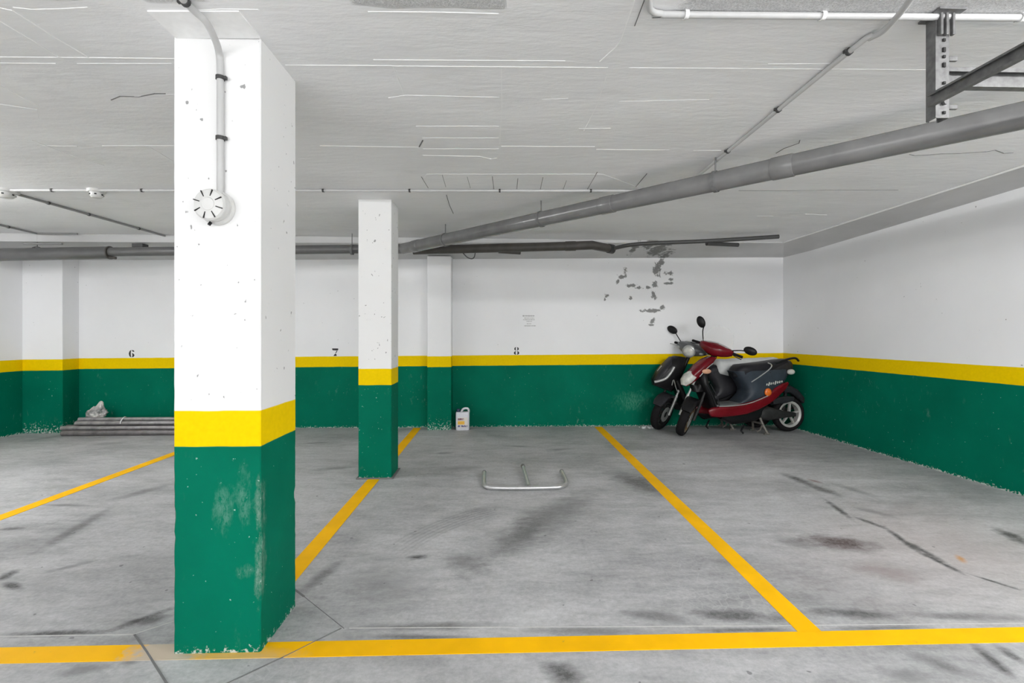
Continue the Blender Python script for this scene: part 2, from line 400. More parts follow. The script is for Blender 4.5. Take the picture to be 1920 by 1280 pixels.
# ================================================================== STRUCTURE
ZC = 2.41
YB = 6.47                                    # back wall
XL = -5.97                                   # left wall
def xr(y): return 3.925 + (YB - y) * .0467   # right wall flares a little
YF = -3.0
fl = MB(); fl.prism([(XL - .2, YF, 0), (xr(YF) + .2, YF, 0), (xr(YB) + .2, YB + .2, 0), (XL - .2, YB + .2, 0)], (0, 0, -.2))
floor = tag(fl.build('floor', M_floor), 'worn grey concrete garage floor with stains and tyre marks', kind='structure')
ce = MB(); ce.prism([(XL - .2, YF, ZC), (xr(YF) + .2, YF, ZC), (xr(YB) + .2, YB + .2, ZC), (XL - .2, YB + .2, ZC)], (0, 0, .2))
ceiling = tag(ce.build('ceiling', M_ceil), 'white painted concrete ceiling with board marks', kind='structure')
def wall(name, a, b, nrm, mat, label):
    m = MB(); a, b, nrm = Vector(a), Vector(b), Vector(nrm)
    m.prism([a, b, b + nrm * .2, a + nrm * .2], (0, 0, ZC))
    return tag(m.build(name, mat), label, kind='structure')
wall('wall_back', (XL, YB, 0), (xr(YB), YB, 0), (0, 1, 0), M_back, 'back wall with green dado, yellow stripe and flaking white paint')
wall('wall_left', (XL, YF, 0), (XL, YB, 0), (-1, 0, 0), M_wall, 'left wall with green dado and yellow stripe')
wall('wall_right', (xr(YF), YF, 0), (xr(YB), YB, 0), (1, .0467, 0), M_wall, 'right wall with green dado and yellow stripe')
# perimeter beams below the ceiling
bx0, bx1 = XL, 3.61
m = MB()
ring = lambda X, ylip, zlip, zw, ywall: [(X, ylip, ZC + .01), (X, ylip, zlip), (X, ywall, zw), (X, ywall, ZC + .01)]
m.rings([[Vector(q) for q in ring(XL, 5.70, 2.315, 2.215, YB)], [Vector(q) for q in ring(-3, 5.76, 2.325, 2.235, YB)],
         [Vector(q) for q in ring(0, 5.84, 2.36, 2.262, YB)], [Vector(q) for q in ring(3.61, 5.94, 2.398, 2.30, YB)],
         [Vector(q) for q in ring(3.93, 6.45, 2.31, 2.30, YB)]])
tag(m.build('trim_1', M_beam), 'grey edge beam under the ceiling along the back wall', kind='structure')
m = MB(); rs = []
for y in (YF, 1.0, 3.5, 5.0, 5.94, YB - .01):
    zl, zw = 2.398, (2.30 if y > 6 else 2.30 + (5.94 - y) / 2.5 * .087 if y > 3.5 else 2.388)
    xl = 3.61 if y < 5.95 else 3.90
    zw = min(zw, 2.39)
    rs.append([Vector(q) for q in ((xl, y, ZC + .01), (xl, y, zl if y < 6 else zw + .005), (xr(y), y, zw), (xr(y), y, ZC + .01))])
m.rings(rs)
tr2 = tag(m.build('trim_2', M_beam), 'grey edge beam under the ceiling along the right wall', kind='structure')
MB().tube([(3.605, YF, 2.403), (3.605, 5.93, 2.403)], .009, 6).build('edge_bead', M_ridge, tr2, 60)

# ---- ceiling relief: casting ridges, cracks, patched plates
def ridge(pts, wd=.006, hgt=.0017):
    wd *= .62
    P = [atz(x, y, ZC) for x, y in pts]; m = MB()
    for a, b in zip(P, P[1:]):
        d = (b - a).normalized(); q = Vector((-d.y, d.x, 0)) * wd / 2
        m.prism([a + q, b + q, b - q, a - q], (0, 0, -hgt))
    return m
for pts, wd in [([(0, 107), (150, 108), (327, 110)], .010), ([(0, 118), (105, 119)], .006), ([(145, 119), (322, 119)], .006),
                ([(535, 122), (735, 123)], .007), ([(735, 124), (1140, 127)], .012), ([(700, 112), (1060, 114)], .005), ([(1180, 127), (1754, 131)], .008),
                ([(80, 273), (145, 274)], .010), ([(192, 273), (327, 273)], .009), ([(600, 273), (785, 276)], .008), ([(793, 279), (935, 279)], .014),
                ([(940, 274), (1115, 275)], .010), ([(1118, 280), (1255, 281)], .009), ([(1300, 282), (1352, 282)], .006),
                ([(0, 40), (60, 75), (112, 108)], .007), ([(0, 15), (24, 20), (90, 62), (165, 107)], .008), ([(0, 160), (40, 182), (72, 198)], .006),
                ([(1125, 115), (1155, 88), (1165, 72), (1190, 0)], .007), ([(738, 126), (757, 176)], .006), ([(940, 128), (941, 200), (937, 270)], .006),
                ([(1138, 140), (1118, 200), (1095, 245)], .004), ([(793, 291), (900, 293), (920, 298), (932, 296)], .006), ([(690, 22), (820, 23), (935, 26)], .009),
                ([(25, 14), (60, 18), (110, 17), (165, 14)], .009), ([(345, 20), (420, 17), (485, 18)], .008), ([(1085, 241), (1145, 240)], .005),
                ([(800, 208), (880, 208)], .005), ([(1010, 234), (1048, 234)], .005), ([(60, 262), (130, 290), (195, 310)], .005), ([(280, 275), (325, 302)], .005),
                ([(1420, 405), (1450, 405)], .012), ([(1510, 401), (1550, 403)], .012), ([(1440, 120), (1560, 119)], .006)]:
    ridge(pts, wd).build('casting_ridge', M_ridge, ceiling)
for pts, wd in [([(1705, 289), (1715, 291), (1740, 290), (1765, 288), (1800, 287), (1850, 284), (1866, 281), (1882, 287), (1900, 286)], .008),
                ([(790, 331), (803, 352)], .006), ([(829, 327), (836, 350)], .004), ([(876, 331), (882, 352)], .004), ([(923, 330), (926, 355)], .006),
                ([(971, 334), (969, 355)], .006), ([(1018, 332), (1013, 355)], .006), ([(1062, 338), (1056, 355)], .005), ([(1120, 322), (1101, 355)], .006),
                ([(1213, 325), (1192, 350)], .006), ([(1208, 0), (1190, 48)], .004), ([(837, 365), (843, 385), (850, 400)], .007), ([(208, 187), (225, 180), (260, 181), (290, 175), (310, 175)], .006),
                ([(1385, 357), (1480, 357), (1560, 356), (1684, 356)], .004), ([(1500, 262), (1498, 268), (1470, 278), (1455, 287)], .006), ([(786, 275), (793, 262)], .012)]:
    ridge(pts, wd, .0025).build('crack', M_crack, ceiling)
for pts in [[(728, 183), (760, 178), (936, 182), (936, 212), (775, 214)], [(780, 236), (936, 236), (934, 252), (790, 254)],
            [(792, 258), (935, 258), (935, 277), (792, 277)], [(1015, 186), (1065, 184), (1060, 236), (1005, 236)], [(1160, 190), (1330, 186), (1300, 222), (1145, 238)],
            [(225, 182), (327, 176), (327, 205), (300, 206)], [(0, 195), (70, 205), (72, 222), (30, 218)], [(785, 352), (1200, 352), (1130, 326), (800, 326)]]:
    m = MB(); m.prism([atz(x, y, ZC) for x, y in pts], (0, 0, -.0014)); m.build('patch_plate', M_ceil, ceiling)
m = MB(); q = [atz(330, 69, ZC), atz(488, 69, ZC), atz(448, 19, ZC), atz(276, 19, ZC)]; m.prism(q, (0, 0, -.006))
m.build('pale_ceiling_panel', M_ridge, ceiling)  # thin paler panel just below the ceiling, in front of the pillar

# ---- floor joints
def joint(pts, mat, wd, z=.0012):
    P = [atz(x, y, 0) for x, y in pts]; m = MB()
    for a, b in zip(P, P[1:]):
        d = (b - a).normalized(); q = Vector((-d.y, d.x, 0)) * wd / 2
        m.prism([a + q, b + q, b - q, a - q], (0, 0, z))
    m.build('floor_joint', mat, floor)
joint([(-300, 1199), (0, 1193), (120, 1191), (250, 1189)], M_joint_l, .006); joint([(250, 1189), (330, 1163)], M_joint_l, .005)
joint([(252, 1190), (275, 1222), (318, 1290)], M_joint_d, .007, .003); joint([(553, 1105), (570, 1118)], M_joint_d, .010); joint([(570, 1118), (645, 1178)], M_joint_d, .003)
joint([(640, 1178), (540, 1228), (420, 1284)], M_joint_d, .004, .003); joint([(655, 1177), (1000, 1175), (1400, 1173)], M_joint_l, .005); joint([(1400, 1173), (1920, 1168)], M_joint_l, .003)

# ---- painted bay lines
def floor_line(pts, wd, label):
    m = MB()
    for a, b in zip(pts, pts[1:]):
        a, b = Vector((*a, 0)), Vector((*b, 0)); d = (b - a).normalized(); q = Vector((-d.y, d.x, 0)) * wd / 2
        m.prism([a + q, b + q, b - q, a - q], (0, 0, .002))
    return tag(m.build('painted_line', M_line), label, 'parking line', 'yellow parking lines on the floor')
floor_line([(-5.9, 1.926), (4.05, 1.93)], .095, 'long yellow floor line running across the front of the bays')
floor_line([(1.36, 6.42), (1.312, 1.975)], .10, 'yellow floor line right of bay eight leading to the scooters')
floor_line([(-1.06, 6.42), (-1.06, 4.47)], .10, 'short yellow floor line between the middle pillar and back wall')
floor_line([(-1.06, 4.16), (-1.07, 2.255)], .10, 'yellow floor line between the two free-standing pillars')
floor_line([(-3.37, 6.05), (-3.385, 1.975)], .10, 'yellow floor line left of the front pillar')

# ---- pillars
def pillar(name, x0, x1, y0, y1, ztop, seed, mat, label, cat='pillar', chip=1.0, big_chips=()):
    rnd = random.Random(seed); rings = []
    n = int(ztop / .025)
    pc = [.004] * 4
    for i in range(n + 1):
        z = ztop * i / n; ring = []
        low = 1.6 if z < .8 else .6
        for k, (cx, cy, sx, sy) in enumerate(((x0, y0, 1, 1), (x1, y0, -1, 1), (x1, y1, -1, -1), (x0, y1, 1, -1))):
            c = .0035 + abs(rnd.gauss(0, .0011)) * low * chip
            for (ck, z0, z1, dep) in big_chips:
                if ck == k and z0 < z < z1: c += dep * (.6 + .4 * rnd.random())
            a, b = Vector((cx + sx * c, cy, z)), Vector((cx, cy + sy * c, z))
            ring += ([b, a] if k in (0, 2) else [a, b])
        rings.append(ring)
    m = MB(); m.rings(rings)
    return tag(m.build(name, mat), label, cat)
# front face from (327..487, 1225)
p1 = pillar('concrete_pillar', -1.262, -.928, 1.914, 2.243, ZC, 3, M_pillar, 'large front pillar painted white, yellow and green with a smoke detector', 'pillar', 1.0,
            [(1, .42, .46, .016), (1, .47, .70, .003), (1, .20, .42, .004), (2, .50, .54, .012), (0, .52, .56, .006)])
p2 = pillar('concrete_pillar', -1.195, -.912, 4.175, 4.46, ZC, 5, M_pillar, 'smaller middle pillar painted white, yellow and green', 'pillar')
m = MB(); m.box((-1.0535, 4.3175, .006), (.318, .315, .012)); m.build('base_collar', M_joint_d, p2, None, .003)
px_a, px_b = aty(801, 640, 6.27).x, aty(846, 640, 6.27).x
pillar('wall_pilaster', px_a, px_b, 6.27, YB + .01, 2.262, 8, M_pilaster, 'shallow pilaster on back wall beside the white jug', 'pilaster', 1.2)
px_c = aty(117, 640, 6.23).x
pillar('wall_pilaster', XL - .01, px_c, 6.23, YB + .01, 2.235, 9, M_pilaster, 'shallow pilaster in the far left corner beside the poles', 'pilaster', 1.0)

# ---- stencilled bay numbers
GL = {'6': [[(.42, 1), (.2, .9), (.05, .65), (.02, .45), (.1, .2), (.25, .05), (.42, 0), (.42, .05), (.36, .25), (.34, .5), (.36, .75), (.42, .95)],
            [(.55, 1), (.8, .95), (.95, .85), (.9, .75), (.75, .75), (.55, .9)],
            [(.55, .58), (.75, .52), (.93, .38), (.95, .2), (.8, .05), (.55, 0), (.62, .2), (.62, .4)]],
      '7': [[(0, 1), (1, 1), (1, .78), (.85, .72), (.1, .75), (0, .88)], [(.5, .33), (.62, .33), (.88, .68), (.72, .68)], [(.22, 0), (.75, 0), (.7, .2), (.6, .3), (.42, .25)]],
      '8': [[(.45, 1), (.22, .95), (.12, .8), (.15, .65), (.3, .56), (.45, .53), (.38, .62), (.36, .8), (.4, .94)],
            [(.55, 1), (.78, .95), (.88, .8), (.85, .65), (.7, .56), (.55, .53), (.62, .62), (.64, .8), (.6, .94)],
            [(.45, .48), (.2, .42), (.04, .25), (.1, .08), (.28, 0), (.45, -.02), (.36, .1), (.34, .3), (.38, .42)],
            [(.55, .48), (.8, .42), (.96, .25), (.9, .08), (.72, 0), (.55, -.02), (.64, .1), (.66, .3), (.62, .42)]]}
for ch, px, py0, py1, lab in (('6', 247, 656, 669.5, 'black stencilled number 6 on the far left back wall'),
                              ('7', 628.5, 653, 667, 'black stencilled number 7 between the two pillars'),
                              ('8', 968.5, 650.5, 664.5, 'black stencilled number 8 in the middle of the back wall')):
    a, b = aty(px, py1, YB), aty(px, py0, YB); h = b.z - a.z; wd = h * .80; m = MB()
    for poly in GL[ch]:
        m.prism([(a.x - wd / 2 + x * wd, YB + .004, a.z + z * h) for x, z in poly], (0, -.006, 0))
    tag(m.build('bay_number', M_text), lab, 'number', 'stencilled bay numbers')
# small printed notice (too small to read): title and five lines of print
pp = aty(992, 602, YB)
nt = empty('wall_notice', (pp.x, YB, pp.z)); tag(nt, 'tiny printed notice on the back wall above number 8', 'notice')
rnd = random.Random(2)
for k, (dz, wd, hh, off) in enumerate(((.072, .155, .020, -.008), (.042, .13, .010, 0), (.020, .16, .012, 0), (-.002, .07, .010, 0), (-.034, .06, .014, 0), (-.062, .14, .014, .004))):
    m = MB(); x = -wd / 2 + off
    while x < wd / 2 + off:
        l = rnd.uniform(.006, .013); m.box((x + l / 2, 0, dz), (l, .004, hh * rnd.uniform(.7, 1))); x += l + rnd.uniform(.003, .009)
    m.build('print_line', M_grey_text, nt)

# ================================================================== PIPES AND CONDUITS
def collar(parent, a, b, tpos, r, ln, mat):
    a, b = Vector(a), Vector(b); d = (b - a).normalized(); c = a + (b - a) * tpos
    MB().tube([c - d * ln / 2, c - d * ln * .46, c + d * ln * .46, c + d * ln / 2], [r * .97, r, r, r * .97], 24).build('collar', mat, parent, 40)
def hanger(parent, c, d, r):
    """ring clamp with a rod up to the ceiling"""
    c = Vector(c); d = Vector(d).normalized(); m = MB()
    m.lathe([(r, -.012), (r + .006, -.012), (r + .006, .012), (r, .012)], c, d, 24, True)
    m.tube([c + Vector((0, 0, r)), Vector((c.x, c.y, ZC - parent.location.z))], .005, 8); m.build('hanger', M_galvd, parent, 40)
A, B = atd(757, 466, 5.6), atd(1920, 216, 2.2)
B2 = B + (B - A) * .45
B2.x = min(B2.x, 3.4)
Bend = A + (B - A) * 1.46
dpipe = tag(empty('drain_pipe', A), 'thick grey drain pipe slanting under ceiling from right foreground to middle pillar', 'pipe')
MB().tube([Vector((0, 0, 0)), Bend - A], .0635, 28).build('pipe_run', M_pvc, dpipe, 40)
for tt in (.05, .555, .80): collar(dpipe, (0, 0, 0), B - A, tt, .068, .12, M_pvc)
for tt in (.155, .72): hanger(dpipe, (B - A) * tt, B - A, .064)
for tt in (.42,): hanger(dpipe, (B - A) * tt, B - A, .064)
# run along the back, falling to the left
C1 = atd(215, 473, 5.52); C0 = atd(-60, 478.5, 5.50); A2 = atd(790, 464, 5.63)
bp = tag(empty('drain_pipe', C0), 'grey drain pipe running along the back beam behind both pillars', 'pipe')
MB().tube([C1 - C0 - Vector((.3, 0, 0)), A - C0 + Vector((-.02, 0, 0))], .052, 24).build('pipe_run', M_pvcd, bp, 40)
MB().tube([Vector((0, 0, 0)), C1 - C0 + Vector((-.06, 0, -.005))], .072, 24).build('sleeve', M_pvcd, bp, 40)
MB().tube([C1 - C0 + Vector((-.06, 0, -.005)), C1 - C0 + Vector((-.045, 0, -.005))], .076, 24).build('collar', M_rust, bp, 40)
MB().tube([C1 - C0 + Vector((-.05, -.02, -.06)), C1 - C0 + Vector((.03, -.02, -.068))], .016, 10).build('drain_spout', M_rust, bp, 40)
for px in (70, 660):
    q = atd(px, 476 - px * .012, 5.55); hanger(bp, q - C0, (1, 0, 0), .074 if px < 200 else .054)
bq = atd(263, 461, 5.6); MB().box(bq - C0 + Vector((0, 0, .0)), (.12, .10, .045)).build('bracket', M_dark, bp, None, .004)
MB().tube([A - C0 + Vector((-.10, 0, -.004)), A - C0, (B - A) * .035 + A - C0], [.058] * 3, 24).build('elbow', M_pvcd, bp, 50)
# brown pipe further back and its elbow
D0, D1, D2, D3 = atd(775, 469, 5.72), atd(1060, 461.5, 5.62), atd(1110, 459.5, 5.62), atd(1148, 467, 5.80)
br = tag(empty('waste_pipe', D0), 'dark brown waste pipe under the back beam ending in an elbow', 'pipe')
MB().tube([Vector((0, 0, 0)), D1 - D0, D2 - D0, (D2 - D0) * .4 + (D3 - D0) * .6, D3 - D0], [.052, .052, .052, .050, .050], 24, 0).build('pipe_run', M_rust, br, 50)
MB().tube([D1 - D0, D1 - D0 + Vector((.12, 0, .004))], .057, 24).build('collar', M_rust, br, 40)
MB().tube([D3 - D0 + (D2 - D3) * .2, D3 - D0 + (D3 - D2) * .02], .056, 20).build('collar', M_dark, br, 40)
s0 = atd(935, 470, 5.72); s1 = atd(976, 474, 5.76)
MB().tube([s0 - D0, s1 - D0], [.03, .02], 14).build('stub', M_rust, br, 40)
hk = [atd(x, y, 5.68) - D0 for x, y in ((868, 474), (876, 482), (884, 485), (889, 482), (891, 474))]
MB().tube(hk, .006, 8, 4).build('wire_hook', M_dark, br, 40)
def pipe_thing(name, path, r, mat, label, cat='conduit', smooth=0, clips=(), cmat=None, n=12, grp=None):
    path = [Vector(q) for q in path]; o = empty(name, path[0]); tag(o, label, cat, grp)
    P = catmull(path, smooth) if smooth else path
    MB().tube([q - path[0] for q in P], r, n).build('tube', mat, o, 40)
    for (c, d) in clips:
        c = Vector(c) - path[0]; d = Vector(d).normalized(); m = MB()
        m.lathe([(r, -.007), (r + .004, -.007), (r + .004, .007), (r, .007)], c, d, 14, True)
        x = Vector((-d.y, d.x, 0)) if abs(d.z) < .9 else Vector((1, 0, 0))
        m.box(c + x.normalized() * (r + .006), (.012, .012, .012)); m.build('clip', cmat or M_clip, o, 40)
    return o
zc = ZC - .012
pipe_thing('waste_branch', [atd(1152, 465, 5.74), atd(1200, 457, 5.62), atd(1320, 452, 5.58), atd(1460, 443.5, 5.52)], .0235, M_dark,
           'thin dark pipe running right from the brown elbow to the far corner', 'pipe', 4, n=16)
pipe_thing('waste_branch', [atd(1325, 456.5, 5.60), atd(1352, 457.5, 5.66), atd(1384, 459, 5.70)], .024, M_dark,
           'short dark pipe stub below the thin dark pipe', 'pipe', 4, n=16)
# straight white conduit across the ceiling
P0, P1 = atz(20, 356.5, zc), atz(1235, 357.5, zc)
dd = P1 - P0
pipe_thing('ceiling_conduit', [P0, P1], .0105, M_cond, 'long white conduit crossing the ceiling behind the front pillar', 'conduit', 0,
           [(P0 + dd * ((atz(px, 357, zc).x - P0.x) / dd.x), dd) for px in (99, 267, 606, 768, 937, 1108)])
Q0, Q1 = atz(22, 361, zc), atz(420, 474, zc - .0)
Q1 = atz(326, 447, zc); dd = Q1 - Q0; Q1 = Q0 + dd * 1.02
pipe_thing('ceiling_conduit', [Q0, Q1], .011, M_condg, 'grey conduit slanting back from the left ceiling box', 'conduit', 0,
           [(Q0 + dd * k, dd) for k in (.165, .38, .71)])
K0, K1 = atz(-60, 408, zc), atz(150, 455.5, zc)
K1.y = min(K1.y, 5.66); dd = K1 - K0
pipe_thing('ceiling_conduit', [K0, K1, K1 + Vector((.45, .0, 0))], .010, M_condg, 'thin grey conduit at the far left ending above the drain pipe', 'conduit', 0,
           [(K0 + dd * .55, dd)])
k2 = aty(45, 457, 5.68); k3 = aty(117, 457, 5.68)
pipe_thing('conduit_offcut', [k2, k3], .012, M_condg, 'short grey conduit on the left beam face above the drain pipe', 'conduit')
# conduit with corner, top right
zd = ZC - .014
c1 = atz(1216, -60, zd); c2 = atz(1217, 4, zd); c3 = atz(1222, 20, zd); c4 = atz(1240, 26, zd); c5 = atz(1300, 28, zd); c6 = atz(2050, 34.5, zd)
pipe_thing('ceiling_conduit', [c1, c2, c3, c4, c5, c6], .0115, M_cond, 'white conduit turning a corner along the top right ceiling', 'conduit', 5,
           [(atz(px, 27 + (px - 1280) * .009, zd), c6 - c5) for px in (1287, 1543, 1916)], M_clipw, 14)
# slanting conduit on the right
e0 = atz(1722, -22, zd - .028); e1 = atz(1690, 22, zd - .027); e2 = atz(1656, 58, zd - .012); e3 = atz(1630, 72, zd); e4 = atz(1598, 92, zd); e5 = atz(1290, 345, zd)
dd = e5 - e4
pipe_thing('ceiling_conduit', [e0, e1, e2, e3, e4, e4 + dd * .5, e5], .0105, M_cond, 'white conduit slanting across the right ceiling to the drain pipe', 'conduit', 4,
           [(e4 + dd * k, dd) for k in (.01, .30, .62)], M_clip, 12)
# conduit down the front pillar
yp = 1.914 - .014
g0 = Vector((atz(338, -8, ZC - .02).x, 1.30, ZC - .014)); g1 = atz(347, 3, ZC - .016)
gx = aty(413, 200, yp).x
pipe_thing('pillar_conduit', [g0, g1, aty(385, 40, 1.77), aty(404, 76, 1.845), aty(411.5, 105, yp), Vector((gx, yp, aty(413, 145, yp).z)), Vector((gx, yp, aty(413, 260, yp).z)), Vector((gx, yp, aty(413, 372, yp).z))],
           .0125, M_cond, 'white conduit curving from ceiling down the front pillar to the detector', 'conduit', 6,
           [(Vector((gx, yp, aty(413, 146, yp).z)), (0, 0, 1)), (Vector((gx, yp, aty(413, 259, yp).z)), (0, 0, 1)), (g1, g1 - g0)], M_clip, 16)
# smoke detector on the pillar
sc_ = aty(410, 391, 1.914)
sd = tag(empty('smoke_detector', (sc_.x, 1.914, sc_.z)), 'round white smoke detector mounted on the front pillar', 'smoke detector')
MB().lathe([(0, 0), (.066, 0), (.067, -.012), (.062, -.020), (0, -.020)], (0, 0, 0), (0, 1, 0), 40).build('base', M_det, sd, 30)
MB().lathe([(.056, -.018), (.058, -.045), (.054, -.050), (0, -.050)], (0, 0, 0), (0, 1, 0), 40).build('body', M_det, sd, 30)
cp = MB().lathe([(.059, -.049), (.060, -.060), (.054, -.068), (.026, -.074), (.022, -.0715), (0, -.0715)], (0, 0, 0), (0, 1, 0), 40).build('cap', M_det, sd, 30)
for k in range(8):
    a = 2 * math.pi * k / 8 + .3; M_ = Matrix.Rotation(-a, 4, 'Y')
    m = MB(); m.box((.043, -.0705, 0), (.026, .005, .0035)); m.xform(Matrix.Rotation(a, 4, 'Y')); m.build('slot', M_hole, cp)
MB().tube([(-.012, -.03, -.060), (-.018, -.034, -.072)], .006, 10).build('indicator_lamp', M_black, sd, 40)
# ceiling detectors on the conduit, left
for px, lab, r in ((10, 'round white ceiling box at the far left end of the conduit', .085), (181, 'round white ceiling detector on the long conduit', .062)):
    c = atz(px, 356, ZC)
    o = tag(empty('ceiling_detector', c), lab, 'detector')
    MB().lathe([(0, 0), (r, 0), (r, -.018), (r * .9, -.024), (0, -.024)], (0, 0, 0), (0, 0, 1), 28).build('base', M_det, o, 30)
    hd = MB().lathe([(r * .72, -.02), (r * .70, -.05), (r * .5, -.064), (0, -.066)], (0, 0, 0), (0, 0, 1), 28).build('head', M_det, o, 30)
    for k in range(6):
        m = MB(); m.box((r * .70, 0, -.04), (.008, .014, .010)); m.xform(Matrix.Rotation(k * math.pi / 3, 4, 'Z')); m.build('vent', M_hole, hd)

# ---- slotted strut with rails, top right
def channel(a, b, up, wd, hgt, th, lip, name, mat, parent, flip=1):
    """C channel from a to b; web is hgt tall along `up`, flanges reach wd sideways"""
    a, b, up = Vector(a), Vector(b), Vector(up).normalized(); d = (b - a).normalized(); s = d.cross(up).normalized() * flip
    h = hgt / 2
    prof = [(0, -h), (wd, -h), (wd, -h + lip), (wd - th, -h + lip), (wd - th, -h + th), (th, -h + th), (th, h - th), (wd - th, h - th), (wd - th, h - lip), (wd, h - lip), (wd, h), (0, h)]
    m = MB(); m.rings([[q + s * x + up * y for x, y in prof] for q in (a, b)]); return m.build(name, mat, parent)
st = atd(1767, 120, 1.735); sx, sy = st.x, st.y
stz0 = atd(1767, 221, 1.735).z
fr_ = tag(empty('hanging_strut', (sx, sy, stz0)), 'slotted steel strut hanging from ceiling with two rails, top right', 'bracket')
H = ZC - stz0
channel((0, 0, 0), (0, 0, H), (1, 0, 0), .040, .050, .003, .010, 'post', M_galv, fr_, 1)
for k, z in enumerate((.018, .062, .125, .19, .22, .245, .28, .31)):
    m = MB(); m.box((.004, -.002, z), (.009, .006, .016 if k % 2 else .010)); m.build('slot', M_hole, fr_)
for x in (-.014, .006, .030):
    m = MB(); m.box((x, -.008, H - .045), (.010, .014, .080)); m.build('bracket_rib', M_galv, fr_, None, .002)
m = MB(); m.box((.008, .01, H - .004), (.10, .09, .008)); m.build('ceiling_plate', M_galvd, fr_, None, .001)
za = atd(1790, 140, 1.78).z - stz0
channel((.035, .085, za), (1.2, .085, za), (0, 0, 1), .030, .072, .003, .016, 'cross_rail', M_galv, fr_, 1)
ra = atd(1747, 190, 1.70); d1 = ra - Vector((sx, sy, stz0))
channel((d1.x, d1.y, d1.z), (d1.x + .012, d1.y - 1.6, d1.z + .0), (0, 0, 1), .018, .043, .003, .007, 'long_rail', M_galv, fr_, 1)
for (dx, dz) in ((.048, .115), (.048, .045)):
    m = MB(); m.box((dx, .012, dz if dz < .1 else za + .04), (.035, .012, .018)); m.build('lug', M_galv, fr_, None, .003)
MB().lathe([(0, -.010), (.008, -.010), (.008, 0)], (.004, -.002, d1.z + .01), (0, 1, 0), 12).build('bolt', M_galv, fr_, 30)

# ================================================================== THINGS ON THE FLOOR
# folding parking barrier
o3 = atz(985, 917, 0)
pb = tag(empty('parking_barrier', (o3.x, o3.y, 0)), 'polished steel folding parking barrier lying flat on the floor of bay eight', 'parking barrier')
def pf(px, py, z=.02): q = atz(px, py, z); return Vector((q.x - o3.x, q.y - o3.y, z))
uu = [pf(908, 886, .03), pf(907.5, 900, .024), pf(908, 908), pf(914, 912.8), pf(930, 914.3), pf(985, 914.6), pf(1040, 913.3), pf(1054, 911.6), pf(1061.5, 907), pf(1060.5, 899, .024), pf(1053.5, 884, .03)]
MB().tube(uu, .0175, 16, 6).build('hoop', M_chrome, pb, 50)
ct = MB().tube([pf(991, 911), pf(981, 875, .035)], .016, 14).build('centre_leg', M_chrome, pb, 50)
MB().tube([pf(981, 875.5, .035), pf(980.2, 873, .036)], .0195, 14).build('end_cap', M_galvd, ct, 50)
for e in (uu[0], uu[-1]):
    MB().tube([e, e + Vector((0, .012, .001))], .0188, 14).build('end_cap', M_galvd, pb, 50)

# white jug
jq = atz(867.5, 805, 0)
jug = tag(empty('plastic_jug', (jq.x, jq.y, 0), .06), 'white plastic jug with blue cap and printed label beside the pilaster', 'jug')
jw, jd, jh = .178, .11, .235
m = MB()
rows = []
for z, k in ((0, .93), (.008, 1), (jh * .93, 1), (jh, .93)):
    rows.append((Vector((-jw / 2 * k, 0, z)), Vector((jw / 2 * k, 0, z)), jd / 2 * k, (0, 1, 0)))
m.loft(rows, 28, .35)
m.build('body', M_jug, jug, 40)
hp = [(-.015, 0, jh - .005), (.0, 0, jh + .028), (.030, 0, jh + .042), (.062, 0, jh + .040), (.078, 0, jh + .022), (.078, 0, jh - .01)]
MB().tube(hp, [.014] * 31, 12, 6).build('handle', M_jug, jug, 50)
MB().lathe([(0, .036), (.022, .036), (.024, .03), (.024, -.005)], (-.055, 0, jh), (0, 0, 1), 20).build('cap', M_cap, jug, 30)
t = NT('jug_label'); xx, yy, zz = t.sep(t.obj())[:3]
bn = t.rng(t.noise(t.map(t.obj(), scale=(6, 1, 1)), 26, 3), .42, .5)
c = t.mix(t.m('MULTIPLY', t.m('COMPARE', zz, .098, .022), t.rng(xx, .03, .02)), (.70, .66, .60), (.78, .44, .05))
c = t.mix(t.m('MULTIPLY', t.m('COMPARE', zz, .055, .012), bn), c, (.04, .045, .20))
c = t.mix(t.m('MULTIPLY', t.m('MULTIPLY', t.m('COMPARE', zz, .145, .013), bn), t.rng(xx, .022, .012)), c, (.16, .04, .07))
M_lab = t.out(c, .4)
m = MB(); m.box((0, -jd / 2 - .0005, .102), (.125, .002, .13)); m.build('label', M_lab, jug)

# poles stacked along the back wall (behind the front pillar)
YP = 6.10
def pole(px0, px1, py, y, r, mat, label, bend=False, zf=None):
    a = aty(px0, py, y); z = zf if zf is not None else a.z; b = aty(px1, py, y)
    o = tag(empty('metal_pole', (a.x, y, z)), label, 'pole', 'poles stacked by the back wall')
    L = b.x - a.x; m = MB()
    m.tube([(0, 0, 0), (L, 0, 0)], r, 14); m.build('tube', mat, o, 40)
    MB().tube([(-.004, 0, 0), (.02, 0, 0)], r * 1.02, 14).build('end_ring', mat, o, 40)
    return o
pole(118, 425, 804, 6.06, .034, M_poled, 'dull metal pole at the floor in front of the pole stack', zf=.034)
pole(128, 430, 806, 6.13, .034, M_poled, 'dull metal pole second from the front on the floor', zf=.034)
pole(140, 420, 806, 6.20, .034, M_poled, 'metal pole on the floor in the middle of the pole stack', zf=.034)
pole(150, 425, 806, 6.27, .034, M_poled, 'metal pole on the floor near the wall in the stack', zf=.034)
pole(116, 430, 797, 6.095, .026, M_pole, 'bright metal pole with its tip furthest left in the stack', zf=.088)
pole(126, 420, 795, 6.165, .028, M_poled, 'dark metal pole in second layer of the stack', zf=.090)
pole(146, 420, 795, 6.235, .028, M_poled, 'dark metal pole in second layer nearest the wall', zf=.090)
pole(143, 425, 783, 6.13, .026, M_pole, 'upper light metal pole at the front of the stack', zf=.142)
pole(146, 425, 783, 6.20, .026, M_pole, 'upper light metal pole at the back of the stack', zf=.142)
